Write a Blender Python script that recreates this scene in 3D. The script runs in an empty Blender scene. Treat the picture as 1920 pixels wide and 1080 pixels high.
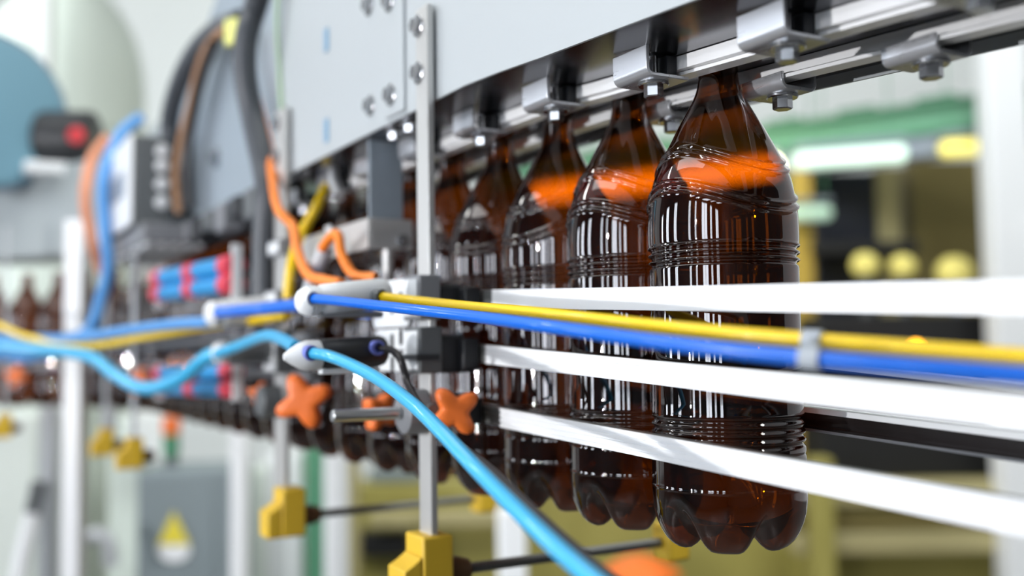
import bpy, bmesh, math, random
from mathutils import Vector, Matrix
random.seed(7)
C = bpy.context.scene.collection
S = bpy.context.scene

# ------------------------------------------------------------------ camera frame (origin = lens, z up, conveyor runs along X)
FPX = 1900.0
YAW, PITCH, ROLL = map(math.radians, (29.769, 3.368, 0.8))
_F = Vector((-math.cos(YAW), math.sin(YAW), 0)); _R = Vector((math.sin(YAW), math.cos(YAW), 0)); _Z = Vector((0, 0, 1))
_fw = _F*math.cos(PITCH) + _Z*math.sin(PITCH); _u = -_F*math.sin(PITCH) + _Z*math.cos(PITCH)
_cr = _R*math.cos(ROLL) - _u*math.sin(ROLL); _cu = _u*math.cos(ROLL) + _R*math.sin(ROLL)
def ray(px, py): return _fw + _cr*((px-960)/FPX) - _cu*((py-540)/FPX)
def PY(px, py, Y): d = ray(px, py); return d*(Y/d.y)          # point on the plane y = Y
def PX(px, py, X): d = ray(px, py); return d*(X/d.x)          # point on the plane x = X
def PD(px, py, d): return ray(px, py)*d                        # point at depth d
FLOOR = -1.5

# ------------------------------------------------------------------ mesh builder
class MB:
    def __init__(s): s.v = []; s.f = []; s.m = []; s.mi = 0
    def add(s, vs, fs):
        n = len(s.v); s.v += [Vector(v) for v in vs]
        for f in fs: s.f.append([i+n for i in f]); s.m.append(s.mi)
        return s
    def box(s, a, b, rot=0.0, c=None):
        x0, y0, z0 = a; x1, y1, z1 = b
        vs = [Vector((x, y, z)) for z in (z0, z1) for y in (y0, y1) for x in (x0, x1)]
        if rot:
            c = Vector(c) if c is not None else Vector(((x0+x1)/2, (y0+y1)/2, 0))
            M = Matrix.Rotation(rot, 3, 'Z'); vs = [M @ (v-c) + c for v in vs]
        return s.add(vs, [(0,2,3,1),(4,5,7,6),(0,1,5,4),(2,6,7,3),(0,4,6,2),(1,3,7,5)])
    def ring_loft(s, rings, cap=True, closed=True):
        n = len(rings[0]); b = len(s.v)
        for r in rings: s.v += [Vector(p) for p in r]
        for i in range(len(rings)-1):
            for j in range(n if closed else n-1):
                k = (j+1) % n
                s.f.append([b+i*n+j, b+i*n+k, b+(i+1)*n+k, b+(i+1)*n+j]); s.m.append(s.mi)
        if cap:
            s.f.append([b+j for j in range(n)][::-1]); s.m.append(s.mi)
            e = b+(len(rings)-1)*n
            s.f.append([e+j for j in range(n)]); s.m.append(s.mi)
        return s
    def lathe(s, p0, axis, prof, n=24, cap=True):
        p0 = Vector(p0); ax = Vector(axis).normalized()
        t = ax.orthogonal().normalized(); w = ax.cross(t)
        rings = [[p0 + ax*h + (t*math.cos(2*math.pi*j/n) + w*math.sin(2*math.pi*j/n))*r for j in range(n)] for h, r in prof]
        return s.ring_loft(rings, cap)
    def cyl(s, a, b, r, n=24, ch=0.0):
        a = Vector(a); b = Vector(b); L = (b-a).length
        ch = min(ch, r*.5, L*.3)
        pr = [(0, r-ch), (ch, r), (L-ch, r), (L, r-ch)] if ch else [(0, r), (L, r)]
        return s.lathe(a, b-a, pr, n)
    def tube(s, pts, r, n=12, res=8, rad=None):
        P = spline(pts, res); rings = []; t0 = None
        for i, p in enumerate(P):
            d = (P[min(i+1, len(P)-1)] - P[max(i-1, 0)]).normalized()
            if t0 is None: t0 = d.orthogonal().normalized()
            t0 = (t0 - d*t0.dot(d)).normalized(); w = d.cross(t0)
            rr = rad(i) if rad else r
            rings.append([p + (t0*math.cos(2*math.pi*j/n) + w*math.sin(2*math.pi*j/n))*rr for j in range(n)])
        return s.ring_loft(rings)
    def prism(s, poly, a, b, fn):                             # extrude a closed 2-D polygon between a and b through fn(u, v, t)
        return s.ring_loft([[fn(u, v, t) for u, v in poly] for t in (a, b)])
    def sphere(s, c, r, n=16, sq=(1,1,1)):
        c = Vector(c); rings = []
        for i in range(1, n//2):
            th = math.pi*i/(n//2)
            rings.append([c + Vector((math.sin(th)*math.cos(2*math.pi*j/n)*r*sq[0], math.sin(th)*math.sin(2*math.pi*j/n)*r*sq[1], -math.cos(th)*r*sq[2])) for j in range(n)])
        return s.ring_loft(rings)

def spline(pts, res=8):
    P = [Vector(p) for p in pts]
    if len(P) < 3: return [P[0].lerp(P[-1], i/res) for i in range(res+1)]
    out = []
    Q = [P[0]*2-P[1]] + P + [P[-1]*2-P[-2]]
    for i in range(1, len(Q)-2):
        a, b, c, d = Q[i-1:i+3]
        for k in range(res):
            t = k/res
            out.append(.5*((2*b) + (c-a)*t + (2*a-5*b+4*c-d)*t*t + (3*b-a-3*c+d)*t*t*t))
    out.append(P[-1]); return out

WLOC = {}
def tag(o, label=None, cat=None, group=None, kind=None):
    if label: o['label'] = label
    if cat: o['category'] = cat
    if group: o['group'] = group
    if kind: o['kind'] = kind
    return o
def thing(name, label, cat, loc, group=None):
    o = bpy.data.objects.new(name, None); C.objects.link(o)
    o.empty_display_size = .02
    o.location = loc; WLOC[o.name] = Vector(loc)
    return tag(o, label, cat, group)
def obj(name, mb, mats, parent=None, bevel=0.0, smooth=True, ang=35, seg=2):
    if not isinstance(mats, (list, tuple)): mats = [mats]
    lo = Vector((min(v.x for v in mb.v), min(v.y for v in mb.v), min(v.z for v in mb.v)))
    hi = Vector((max(v.x for v in mb.v), max(v.y for v in mb.v), max(v.z for v in mb.v)))
    org = Vector(((lo.x+hi.x)/2, (lo.y+hi.y)/2, lo.z))
    me = bpy.data.meshes.new(name)
    me.from_pydata([v-org for v in mb.v], [], mb.f)
    for m in mats: me.materials.append(m)
    me.polygons.foreach_set('material_index', mb.m)
    bm = bmesh.new(); bm.from_mesh(me); bmesh.ops.recalc_face_normals(bm, faces=bm.faces); bm.to_mesh(me); bm.free()
    me.update()
    if smooth:
        me.polygons.foreach_set('use_smooth', [True]*len(me.polygons))
        me.set_sharp_from_angle(angle=math.radians(ang))
    o = bpy.data.objects.new(name, me); C.objects.link(o)
    if parent is not None:
        o.parent = parent; o.location = org - WLOC[parent.name]
    else: o.location = org
    WLOC[o.name] = org
    if bevel:
        b = o.modifiers.new('bevel', 'BEVEL'); b.width = bevel; b.segments = seg; b.limit_method = 'ANGLE'; b.angle_limit = math.radians(40)
    return o
def one(name, mb, mats, label, cat, group=None, **k): return tag(obj(name, mb, mats, None, **k), label, cat, group)
def struct(name, mb, mats, **k): o = obj(name, mb, mats, None, **k); o['kind'] = 'structure'; return o
def dup(root, delta, label, group=None):
    def cp(o, parent):
        c = o.copy(); C.objects.link(c)
        if parent is None: c.location = o.location + delta
        else: c.parent = parent
        for ch in list(o.children): cp(ch, c)
        return c
    r = cp(root, None); r['label'] = label
    if group: r['group'] = group
    return r

# ------------------------------------------------------------------ materials
def lin(c): return tuple((x/12.92 if x <= .04045 else ((x+.055)/1.055)**2.4) for x in (v/255 for v in c)) + (1,)
def mat(name, rgb, rough=.5, metal=0.0, spec=.5, noise=0.0, nscale=20, bump=0.0, stretch=(1,1,1), coat=0.0):
    m = bpy.data.materials.new(name); m.use_nodes = True; nt = m.node_tree; b = nt.nodes['Principled BSDF']
    col = lin(rgb); b.inputs['Base Color'].default_value = col
    b.inputs['Roughness'].default_value = rough; b.inputs['Metallic'].default_value = metal
    b.inputs['Specular IOR Level'].default_value = spec; b.inputs['Coat Weight'].default_value = coat
    if noise or bump:
        tc = nt.nodes.new('ShaderNodeTexCoord'); mp = nt.nodes.new('ShaderNodeMapping'); nz = nt.nodes.new('ShaderNodeTexNoise')
        mp.inputs['Scale'].default_value = stretch; nz.inputs['Scale'].default_value = nscale; nz.inputs['Detail'].default_value = 5
        nt.links.new(tc.outputs['Object'], mp.inputs[0]); nt.links.new(mp.outputs[0], nz.inputs['Vector'])
        if noise:
            mx = nt.nodes.new('ShaderNodeMix'); mx.data_type = 'RGBA'
            mx.inputs[6].default_value = tuple(max(0, c*(1-noise)) for c in col[:3])+(1,)
            mx.inputs[7].default_value = tuple(min(1, c*(1+noise)) for c in col[:3])+(1,)
            nt.links.new(nz.outputs[0], mx.inputs[0]); nt.links.new(mx.outputs[2], b.inputs['Base Color'])
            mr = nt.nodes.new('ShaderNodeMapRange'); mr.inputs[3].default_value = max(0, rough-.06); mr.inputs[4].default_value = rough+.08
            nt.links.new(nz.outputs[0], mr.inputs[0]); nt.links.new(mr.outputs[0], b.inputs['Roughness'])
        if bump:
            bp = nt.nodes.new('ShaderNodeBump'); bp.inputs['Strength'].default_value = bump; bp.inputs['Distance'].default_value = .002
            nt.links.new(nz.outputs[0], bp.inputs['Height']); nt.links.new(bp.outputs[0], b.inputs['Normal'])
    return m
def emit(name, rgb, s):
    m = bpy.data.materials.new(name); m.use_nodes = True; b = m.node_tree.nodes['Principled BSDF']
    b.inputs['Base Color'].default_value = lin(rgb); b.inputs['Emission Color'].default_value = lin(rgb); b.inputs['Emission Strength'].default_value = s
    return m
def amber():
    m = bpy.data.materials.new('amber_plastic'); m.use_nodes = True; nt = m.node_tree; nt.nodes.clear(); N = nt.nodes.new; L = nt.links.new
    out = N('ShaderNodeOutputMaterial'); mix = N('ShaderNodeMixShader'); tr = N('ShaderNodeBsdfTransparent'); gl = N('ShaderNodeBsdfGlossy')
    gl.inputs['Roughness'].default_value = .024; gl.inputs['Color'].default_value = (1, .97, .97, 1)
    geo = N('ShaderNodeNewGeometry'); mr = N('ShaderNodeMapRange'); mr.inputs[3].default_value = 1.57; mr.inputs[4].default_value = 1/1.57
    L(geo.outputs['Backfacing'], mr.inputs[0]); fr = N('ShaderNodeFresnel'); L(mr.outputs[0], fr.inputs['IOR'])
    mu = N('ShaderNodeMath'); mu.operation = 'MULTIPLY'; mu.use_clamp = True; mu.inputs[1].default_value = 1.7; L(fr.outputs[0], mu.inputs[0])
    # a slanting path crosses more plastic: tint by Beer's law on the slope of the wall
    lw = N('ShaderNodeLayerWeight'); lw.inputs['Blend'].default_value = .5
    cm = N('ShaderNodeMix'); cm.data_type = 'RGBA'
    cm.inputs[6].default_value = AMBER_T; cm.inputs[7].default_value = tuple(c**1.9 for c in AMBER_T[:3])+(1,)
    pw = N('ShaderNodeMath'); pw.operation = 'POWER'; pw.inputs[1].default_value = 2.5; L(lw.outputs['Facing'], pw.inputs[0])
    L(pw.outputs[0], cm.inputs[0]); L(cm.outputs[2], tr.inputs['Color'])
    L(mu.outputs[0], mix.inputs[0]); L(tr.outputs[0], mix.inputs[1]); L(gl.outputs[0], mix.inputs[2]); L(mix.outputs[0], out.inputs[0])
    return m
AMBER_T = (.34, .145, .008, 1)
M = dict(
  amber=amber(),
  hood=mat('satin_steel_sheet', (188,194,197), .45, .25, noise=.02, nscale=3),
  hoodshade=mat('grey_shaded_sheet', (156,168,178), .5, .2, noise=.03, nscale=3),  # darker grey carries the shade of a face that catches less light
  under=mat('polished_steel', (112,112,116), .2, 1, noise=.1, nscale=14, stretch=(.25,3,3)),
  steel=mat('stainless_steel', (205,208,210), .28, 1, noise=.05, nscale=40, stretch=(1,1,.1)),
  bracket=mat('bracket_steel', (200,202,206), .28, .62, noise=.03, nscale=300, stretch=(.1,1,1)),
  bar=mat('brushed_bar_steel', (206,206,204), .33, .45, noise=.05, nscale=200, stretch=(1,1,.05)),
  rod=mat('dull_steel_rod', (112,112,110), .4, .7),
  bolt=mat('zinc_bolt', (200,202,205), .22, 1, noise=.08, nscale=120),
  neckrail=mat('white_neck_rail', (250,251,252), .28, 0),
  white=mat('white_plastic', (240,242,244), .35, 0, noise=.01, nscale=30),
  carrier=mat('aluminium_carrier', (150,152,150), .38, .7),
  black=mat('black_plastic', (34,36,40), .42, 0, noise=.1, nscale=60),
  blackgloss=mat('black_rail', (44,40,40), .2, .5),
  dgrey=mat('dark_grey_plastic', (96,100,102), .5, 0, noise=.06, nscale=50),
  grey=mat('grey_plastic', (128,130,134), .5, 0, noise=.04, nscale=50),
  lgrey=mat('light_grey_plastic', (228,231,233), .42),
  orange=mat('orange_plastic', (250,124,50), .42, 0, noise=.05, nscale=50),
  yellow=mat('yellow_clamp_plastic', (226,186,52), .48, 0, noise=.08, nscale=40),
  brown=mat('brown_collar', (92,62,30), .5),
  hblue=mat('blue_hose', (4,106,222), .32, coat=.2), hyel=mat('yellow_hose', (255,214,4), .32, coat=.2),
  hcyan=mat('light_blue_hose', (58,176,226), .3, coat=.3), hblack=mat('black_cable', (44,42,44), .36),
  horange=mat('orange_cable', (250,138,44), .45), conduit=mat('dark_conduit', (74,78,84), .45), conduitg=mat('grey_conduit', (142,152,166), .42),
  hbluep=mat('pale_blue_hose', (84,150,214), .4),
  clip=mat('grey_hose_clip', (176,184,192), .4),
  cblue=mat('blue_bar', (40,150,214), .4), cred=mat('red_band', (222,62,84), .45),
  wall=mat('off_white_cladding', (216,222,216), .7, noise=.03, nscale=2),
  wallw=mat('white_wall', (232,236,234), .7, noise=.02, nscale=2),
  floor=mat('grey_floor', (66,64,60), .4, noise=.08, nscale=3),
  tank=mat('pale_green_grey_tank', (212,222,213), .5), disc=mat('blue_grey_paint', (116,158,176), .45),
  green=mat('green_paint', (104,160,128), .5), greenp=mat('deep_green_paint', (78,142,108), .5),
  greens=mat('dark_green_stub', (62,112,84), .5),
  cab=mat('cabinet_grey', (128,140,144), .5, noise=.03, nscale=4), post=mat('white_painted_post', (246,248,250), .4),
  pgrey=mat('pale_grey_post', (190,194,198), .45),
  olive=mat('olive_panel', (128,116,68), .6, noise=.1, nscale=3), olivey=mat('yellow_olive_paint', (160,151,80), .55, noise=.12, nscale=4),
  beige=mat('beige_paint', (176,166,120), .55, noise=.05, nscale=4), dark=mat('dark_recess', (20,20,22), .6),
  darkblue=mat('dark_blue_panel', (26,30,44), .35), ochre=mat('ochre_column', (190,160,66), .5),
  red=mat('red_button', (206,40,50), .4), sblue=mat('slot_blue', (120,160,190), .5),
  lampw=emit('lamp_greenish_white', (222,250,230), 1.05), lampx=emit('lamp_bright', (255,246,200), 8.5), lampy=emit('lamp_yellow', (255,240,120), .75), lampref=emit('lamp_reflection', (200,235,215), .35),
  lampb=emit('lamp_bulb', (225,212,120), .30), lampo=emit('lamp_orange', (255,170,20), 1.3), siga=emit('signal_orange', (250,130,30), .8),
  pane=emit('daylight_pane', (236,244,255), 9.0),
)

# ------------------------------------------------------------------ conveyor layout
Y0, PITCHB, XB = .434, .0955, -.489
ARC_X, ARC_R = -2.15, .8
def path(s):                                                  # s = distance to the left of the nearest bottle; returns x, y, heading angle of the arc
    x = XB - s
    if x > ARC_X: return x, Y0, 0.0
    th = (ARC_X-x)/ARC_R
    if th < 1.0: return ARC_X-ARC_R*math.sin(th), Y0-ARC_R+ARC_R*math.cos(th), th
    e = (th-1.0)*ARC_R
    return ARC_X-ARC_R*math.sin(1)-e*math.cos(1), Y0-ARC_R+ARC_R*math.cos(1)-e*math.sin(1), 1.0
def at(s, off, z):                                            # off = sideways from the bottle line, + is away from the camera
    x, y, th = path(s); return Vector((x - math.sin(th)*off*1, y + math.cos(th)*off, z))
def zh(X):                                                    # height of the hood underside: level on the left, dipping gently towards the right
    if X < -.68: return .1965
    t = X+.68; return .1965 - .04*t*min(1, t/.1) - .02*t

def zu(X, Y): return zh(X) - (Y-YP)*.0617               # underside of the sloping bottom plate
YP = .342
def sweep_x(mb, poly, xs, zf):                                # profile (y, z) swept along X with z offset zf(x)
    return mb.ring_loft([[Vector((x, y, z+zf(x))) for y, z in poly] for x in xs])
def sweep_s(mb, poly, ss): return mb.ring_loft([[at(s, y-Y0, z) for y, z in poly] for s in ss])
def rng(a, b, n): return [a+(b-a)*i/n for i in range(n+1)]

# ------------------------------------------------------------------ bottles
def bottle_mesh():
    n = 132; B = -.1245
    key = [(.1960,.0128),(.1850,.0126),(.1780,.0124),(.1680,.0130),(.1600,.0150),(.1500,.0200),(.1400,.0258),(.1300,.0310),(.1210,.0356),(.1130,.0394),(.1060,.0422),
           (.0980,.0443),(.0890,.0458),(.0820,.0465),(.0740,.0469),(.0645,.0469),(.0600,.0466),(.0300,.0464),(0,.0464),(-.0300,.0464),(-.0420,.0466),(-.0460,.0469),(-.0660,.0474),(-.0860,.0475)]
    def rad(z):
        for i in range(len(key)-1):
            (z0, r0), (z1, r1) = key[i], key[i+1]
            if z1 <= z <= z0:
                def tan(j):
                    if j <= 0 or j >= len(key)-1: return 0
                    return (key[j+1][1]-key[j-1][1])/(key[j+1][0]-key[j-1][0])
                h = z1-z0; t = (z-z0)/h
                return r0*(2*t**3-3*t*t+1)+tan(i)*h*(t**3-2*t*t+t)+r1*(3*t*t-2*t**3)+tan(i+1)*h*(t**3-t*t)
        return key[-1][1]
    def g(x, w): return math.exp(-(x/w)**2)
    def disp(z, ph):
        d = 0
        for zc in (.1135, .0895):                             # two wavy double beads round the shoulder
            zw = zc + .0078*math.cos(2*(ph+math.radians(42)))
            d += .0016*g(z-zw-.0027, .0012) + .0016*g(z-zw+.0027, .0012) - .0005*g(z-zw, .0012)
        for zc in (.0590, .0545, .0500): d += .0008*g(z-zc-.0022, .0009) - .0017*g(z-zc, .0012)
        for zc in (-.0455, -.0505, -.0555, -.0605): d += .0004*g(z-zc-.0024, .0009) - .0014*g(z-zc, .0013)
        d -= .0006*g(z+.0668, .0010)
        d += .0004*g(z+.0862, .0007)                          # mould seam above the feet
        if z > .120:                                           # long faint flutes on the cone
            d += -.00055*max(0, math.cos(6*ph+ (z-.12)*18))**6*min(1, (z-.12)/.012)*min(1, max(0, (.162-z)/.012))
        return d
    zs = rng(.196, .170, 6) + rng(.167, .122, 16) + rng(.1205, .0765, 58) + rng(.074, .0635, 4) + rng(.0625, .0465, 26) + rng(.044, -.041, 14) + rng(-.043, -.069, 40) + rng(-.071, -.0835, 4) + rng(-.0845, -.088, 6)
    V = []; 
    for z in zs:
        r = rad(z)
        for j in range(n):
            ph = 2*math.pi*j/n; V.append((ph, r+disp(z, ph), z))
    rings = [[Vector((r*math.cos(p), r*math.sin(p), z-B)) for p, r, z in V[i*n:(i+1)*n]] for i in range(len(zs))]
    foot = [(.0475,-.0885),(.0474,-.095),(.0466,-.102),(.0450,-.108),(.0428,-.1135),(.0402,-.1180),(.0372,-.1212),(.0340,-.1232),(.0305,-.1242),(.0270,-.1240),(.0235,-.1222),(.0195,-.1185),(.0150,-.1150),(.0100,-.1130),(.0050,-.1122),(.0008,-.1120)]
    val = [(.0475,-.0885),(.0468,-.0925),(.0453,-.0962),(.0430,-.0993),(.0402,-.1019),(.0372,-.1040),(.0340,-.1057),(.0308,-.1070),(.0276,-.1080),(.0244,-.1088),(.0212,-.1095),(.0178,-.1101),(.0140,-.1106),(.0098,-.1110),(.0050,-.1113),(.0008,-.1114)]
    def sub(pr):
        out = []
        for i in range(len(pr)-1):
            for k in range(2): out.append(tuple(pr[i][q]+(pr[i+1][q]-pr[i][q])*k/2 for q in (0, 1)))
        return out+[pr[-1]]
    F, W = sub(foot), sub(val)
    for i in range(1, len(F)):
        ring = []
        for j in range(n):
            ph = 2*math.pi*j/n
            c = .5+.5*math.cos(5*(ph-FOOT_PH)); w = 1-(1-c)**3.6
            r = W[i][0]+(F[i][0]-W[i][0])*w; z = W[i][1]+(F[i][1]-W[i][1])*w
            ring.append(Vector((r*math.cos(ph), r*math.sin(ph), z-B)))
        rings.append(ring)
    mb = MB(); mb.ring_loft(rings, cap=False)
    b = len(mb.v)-n; mb.f.append([b+j for j in range(n)]); mb.m.append(0)
    return mb
# the front of the nearest bottle points at the lens: one foot forward, the bead crests turned as in the photo
VIEW_PH = math.atan2(-.434, .489)
FOOT_PH = 0.0
ORD = ['nearest', 'second', 'third', 'fourth', 'fifth', 'sixth', 'seventh', 'eighth', 'ninth', 'tenth', 'eleventh', 'twelfth', 'thirteenth', 'fourteenth', 'fifteenth', 'sixteenth', 'seventeenth', 'eighteenth', 'nineteenth', 'twentieth']
TENS = {2: 'twenty', 3: 'thirty', 4: 'forty'}
def ordinal(k):
    if k < 20: return ORD[k]
    if (k+1) % 10 == 0: return {3: 'thirtieth', 4: 'fortieth', 5: 'fiftieth'}[(k+1)//10]
    return TENS[(k+1)//10]+'-'+['', 'first', 'second', 'third', 'fourth', 'fifth', 'sixth', 'seventh', 'eighth', 'ninth'][(k+1) % 10]
def bottle_label(k):
    if k == 0: return 'nearest amber plastic bottle, sharp and whole, at the right end of the hanging row'
    if k == 1: return 'second amber plastic bottle from the right, half hidden behind the sharp nearest one'
    if k < 6: return ordinal(k)+' amber plastic bottle from the right, between the steel post and the nearest bottle'
    if k < 19: return ordinal(k)+' amber plastic bottle from the right end of the hanging row, behind the hose fittings'
    return ordinal(k)+' amber bottle from the right end, a blurred one where the line curves away left'
B0 = obj('plastic_bottle', bottle_mesh(), M['amber'], ang=180)
NB = 44
for k in range(NB):
    o = B0 if k == 0 else B0.copy()
    if k: C.objects.link(o)
    x, y, th = path(k*PITCHB)
    o.location = (x, y, -.1245)
    spin = 0 if k < 2 else (math.radians(95) if k == 2 else random.uniform(0, 6.28))
    o.rotation_euler = (0, 0, VIEW_PH + math.radians(-4) + (math.radians(4) if k == 1 else 0) + spin)
    tag(o, bottle_label(k), 'bottle', 'amber bottles hanging from the conveyor')

# ------------------------------------------------------------------ hood over the neck rails
YP = .342
XSEAM = PY(759, 150, YP).x; XEND = PY(529, 200, YP).x
def hood(x0, x1, name, label, base, top=.62):
    t = thing(name, label, 'machine hood', (base, .44, .19))
    xs = rng(x0, x1, 12)
    mb = MB(); sweep_x(mb, [(YP,0),(YP+.002,0),(YP+.002,.44),(YP,.44)], xs, zh); obj('side_panel', mb, M['hood'], t)
    mb = MB(); sweep_x(mb, [(YP+.0022,0),(.503,-.0099),(.503,-.0079),(YP+.0022,.002)], xs, zh); obj('underside_plate', mb, M['under'], t)
    mb = MB(); sweep_x(mb, [(.5032,-.017),(.5052,-.017),(.5052,.44),(.5032,.44)], xs, lambda x: zh(x)); obj('far_panel', mb, M['hood'], t)
    return t
def hexbolt(p, ax, r, h, parent, name='bolt', m=None, washer=True):
    p = Vector(p); ax = Vector(ax).normalized()
    q = p + ax*(h*.25 if washer else 0)
    b = obj(name, MB().lathe(q, ax, [(0, r), (h*.72, r), (h*.8, r*.86)], 6), m or M['bolt'], parent, ang=20)
    if washer: obj('washer', MB().lathe(p, ax, [(0, r*1.55), (h*.18, r*1.6), (h*.25, r*1.5)], 24), m or M['bolt'], b, ang=20)
    return b
h1 = hood(-.12, XSEAM, 'conveyor_hood', 'bright satin steel hood panel above the sharp bottles, right of the seam by the post', -.45)
h2 = hood(XSEAM-.0015, XEND, 'conveyor_hood', 'bright satin steel hood panel between the flat post and the cable conduits', -.9)
mb = MB(); xa, xb = PY(722, 100, YP-.002).x, PY(757, 100, YP-.002).x
sweep_x(mb, [(YP-.0028,.004),(YP-.0002,.004),(YP-.0002,.43),(YP-.0028,.43)], [xa, xb], zh); obj('lap_strip', mb, M['hood'], h2, bevel=.0006)
for q in ((733,178), (730,2)): hexbolt(PY(q[0], q[1], YP-.0029), (0,-1,0), .0062, .006, h2)
for q in ((695,198), (692,10)): hexbolt(PY(q[0], q[1], YP-.0002), (0,-1,0), .0062, .006, h2)
for q in ((613,75), (613,245)):
    p = PY(q[0], q[1], YP); mb = MB().box((p.x-.006, YP-.0012, p.z-.012), (p.x+.006, YP-.0002, p.z+.012)); tag(obj('slot_plug', mb, M['sblue'], h2, bevel=.004), 'pale blue plug')
for i, px in enumerate((735, 765)):                            # stub bolts under the hood edge by the seam
    p = PY(px, 246-i*16, YP+.012); hexbolt((p.x, YP+.014, zh(p.x)-.0005), (0,0,-1), .006, .009, h2 if i == 0 else h1)
# hood section further left, shade put into its grey, and the curved beam after it
t = thing('conveyor_hood', 'blue-grey hood section, coloured for shade, behind the dark cable conduits, left of the bright panels', 'machine hood', (-1.6, .45, .19))
xl = -1.95
mb = MB().prism([(-1.165,.205),(-1.165,.60),(-1.42,.60),(xl,.37),(xl,.205)], YP+.028, YP+.031, lambda u, v, w: Vector((u, w, v))); obj('side_panel', mb, M['hoodshade'], t)
mb = MB().box((xl,YP+.0315,.205), (-1.165,.534,.207)); obj('underside_plate', mb, M['under'], t)
mb = MB().box((xl,.5345,.19), (-1.165,.5365,.40)); obj('far_panel', mb, M['hoodshade'], t)
hexbolt(PY(408, 296, YP+.0278), (0,-1,0), .010, .012, t)
hexbolt(PY(345, 330, YP+.0278), (0,-1,0), .010, .012, t)
mb = MB(); sweep_s(mb, [(YP+.02,.225),(.53,.225),(.53,.44),(YP+.02,.44)], rng(1.475, 3.0, 26))
one('curved_beam', mb, mat('machine_grey', (166,173,174), .5, .1, noise=.05, nscale=5), 'pale grey boxed conveyor beam curving away at the far left under the blue-grey disc', 'conveyor beam', bevel=.006)

# ------------------------------------------------------------------ neck rails and their clamps
def neck_rail(name, prof, label):
    t = thing(name, label, 'rail', (-.7, prof[0][0][0], .17), 'rails that carry the bottle necks')
    xs = rng(-.12, -1.16, 16)
    mb = MB(); sweep_x(mb, prof[0], xs, zh); obj('rail_bar', mb, M['neckrail'], t)
    mb = MB(); sweep_x(mb, prof[1], xs, zh); obj('wear_lip', mb, M['neckrail'], t)
    mb = MB(); sweep_x(mb, prof[2], xs, zh); tag(obj('rear_liner', mb, M['black'], t), 'black liner behind the white bar')
    return t
neck_rail('neck_rail', ([(.4030,-.0042),(.4090,-.0046),(.4090,-.0126),(.4030,-.0126)], [(.4080,-.0128),(.4195,-.0128),(.4195,-.0150),(.4080,-.0150)], [(.4092,-.0048),(.4195,-.0055),(.4195,-.0126),(.4092,-.0126)]),
          'bright white neck rail on the near side of the bottle necks, below the hood')
neck_rail('neck_rail', ([(.4560,-.0074),(.4620,-.0078),(.4620,-.0154),(.4560,-.0154)], [(.4514,-.0172),(.4640,-.0172),(.4640,-.0194),(.4514,-.0194)], [(.4622,-.0080),(.4700,-.0084),(.4700,-.0170),(.4622,-.0170)]),
          'bright white neck rail on the far side of the bottle necks, below the hood')
def arc_pts(cx, cy, r, a0, a1, n=6): return [(cx+r*math.cos(math.radians(a0+(a1-a0)*i/n)), cy+r*math.sin(math.radians(a0+(a1-a0)*i/n))) for i in range(n+1)]
def clamp(xr, near, label):
    L = .0350; zt = zu(xr-L/2, .374 if near else .478)-.0002
    t = thing('neck_rail_clamp', label, 'clamp', (xr-L/2, .40 if near else .47, zt-.028), 'steel clamps along the neck rails')
    R, T = .0055, .0024
    if near:                                                    # tall arm outside, lip plate under the rail
        yo, yi, zb, zlip = .374, .4070, -.0190, -.0190
    else:
        yo, yi, zb, zlip = .478, .4482, -.0184, -.0080
    s = 1 if near else -1
    def bent(side):                                            # outline of a plate bent to a J: out along the outside, back along the inside
        o = [(yo, -.0003), ] + [(yo + s*(R-R*math.cos(a)), zb+R-R*math.sin(a)) for a in [math.pi/2*i/6 for i in range(7)]]
        i_ = [(yo+s*T, -.0003)] + [(yo + s*(R-(R-T)*math.cos(a)), zb+R-(R-T)*math.sin(a)) for a in [math.pi/2*i/6 for i in range(7)]]
        if near: o.append((yi, zb)); i_.append((yi, zb+T))
        else:                                                   # far clamp turns up again in a short front lip
            o += [(yi - s*(R-R*math.sin(a)) + 0, zb+R-R*math.cos(a)) for a in [math.pi/2*i/6 for i in range(7)]] + [(yi, zlip)]
            i_ += [(yi - s*(R-(R-T)*math.sin(a)), zb+R-(R-T)*math.cos(a)) for a in [math.pi/2*i/6 for i in range(7)]] + [(yi-s*T, zlip)]
        return o + i_[::-1]
    poly = bent(0)
    mb = MB().prism(poly, xr, xr-L, lambda u, v, w: Vector((w, u, zt+v))); obj('clamp_plate', mb, M['bracket'], t, bevel=.0005)
    ym = (yo+yi)/2
    hexbolt((xr-L*.42, ym, zt+zb-.0001), (0,0,-1), .0062, .0088, t)
    mb = MB().cyl((xr-L*.42, ym, zt+zb+T+.0001), (xr-L*.42, ym, zt-(.0022 if near else -.0005)), .003, 12); obj('threaded_stud', mb, M['bolt'], t)
    if near:
        mb = MB().box((xr-L+.004, yo+.021, zt+zb+T+.0004), (xr-.006, .4028, zt-.0026)); obj('spacer_block', mb, M['black'], t, bevel=.0006)
    return t
near_desc = ['at the top right edge of the picture', 'right above the nearest bottle\'s right shoulder, top centre-right', 'left of the nearest bottle\'s neck, in sharp focus', 'above the third bottle, left of the sharp clamp', 'just right of the flat steel post', 'just left of the flat steel post']
xn = PY(1470, 40, .374).x
for i in range(6): clamp(xn+.1146*(1-i), True, 'bent steel neck rail clamp '+near_desc[i])
for i in range(3): clamp(xn-.1146*(5+i), True, ['blurred steel neck rail clamp under the left hood panel, first left of the post','blurred steel neck rail clamp under the left hood panel, second left of the post','blurred steel neck rail clamp at the left end of the hood panel'][i])
xf = PY(1755, 100, .4482).x
far_desc = ['at the far right with a bright face', 'right beside the nearest bottle\'s neck, tinted amber', 'hidden between the first two necks']
for i in range(3): clamp(xf-.1095*i, False, 'far side steel neck rail clamp '+far_desc[i])

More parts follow.
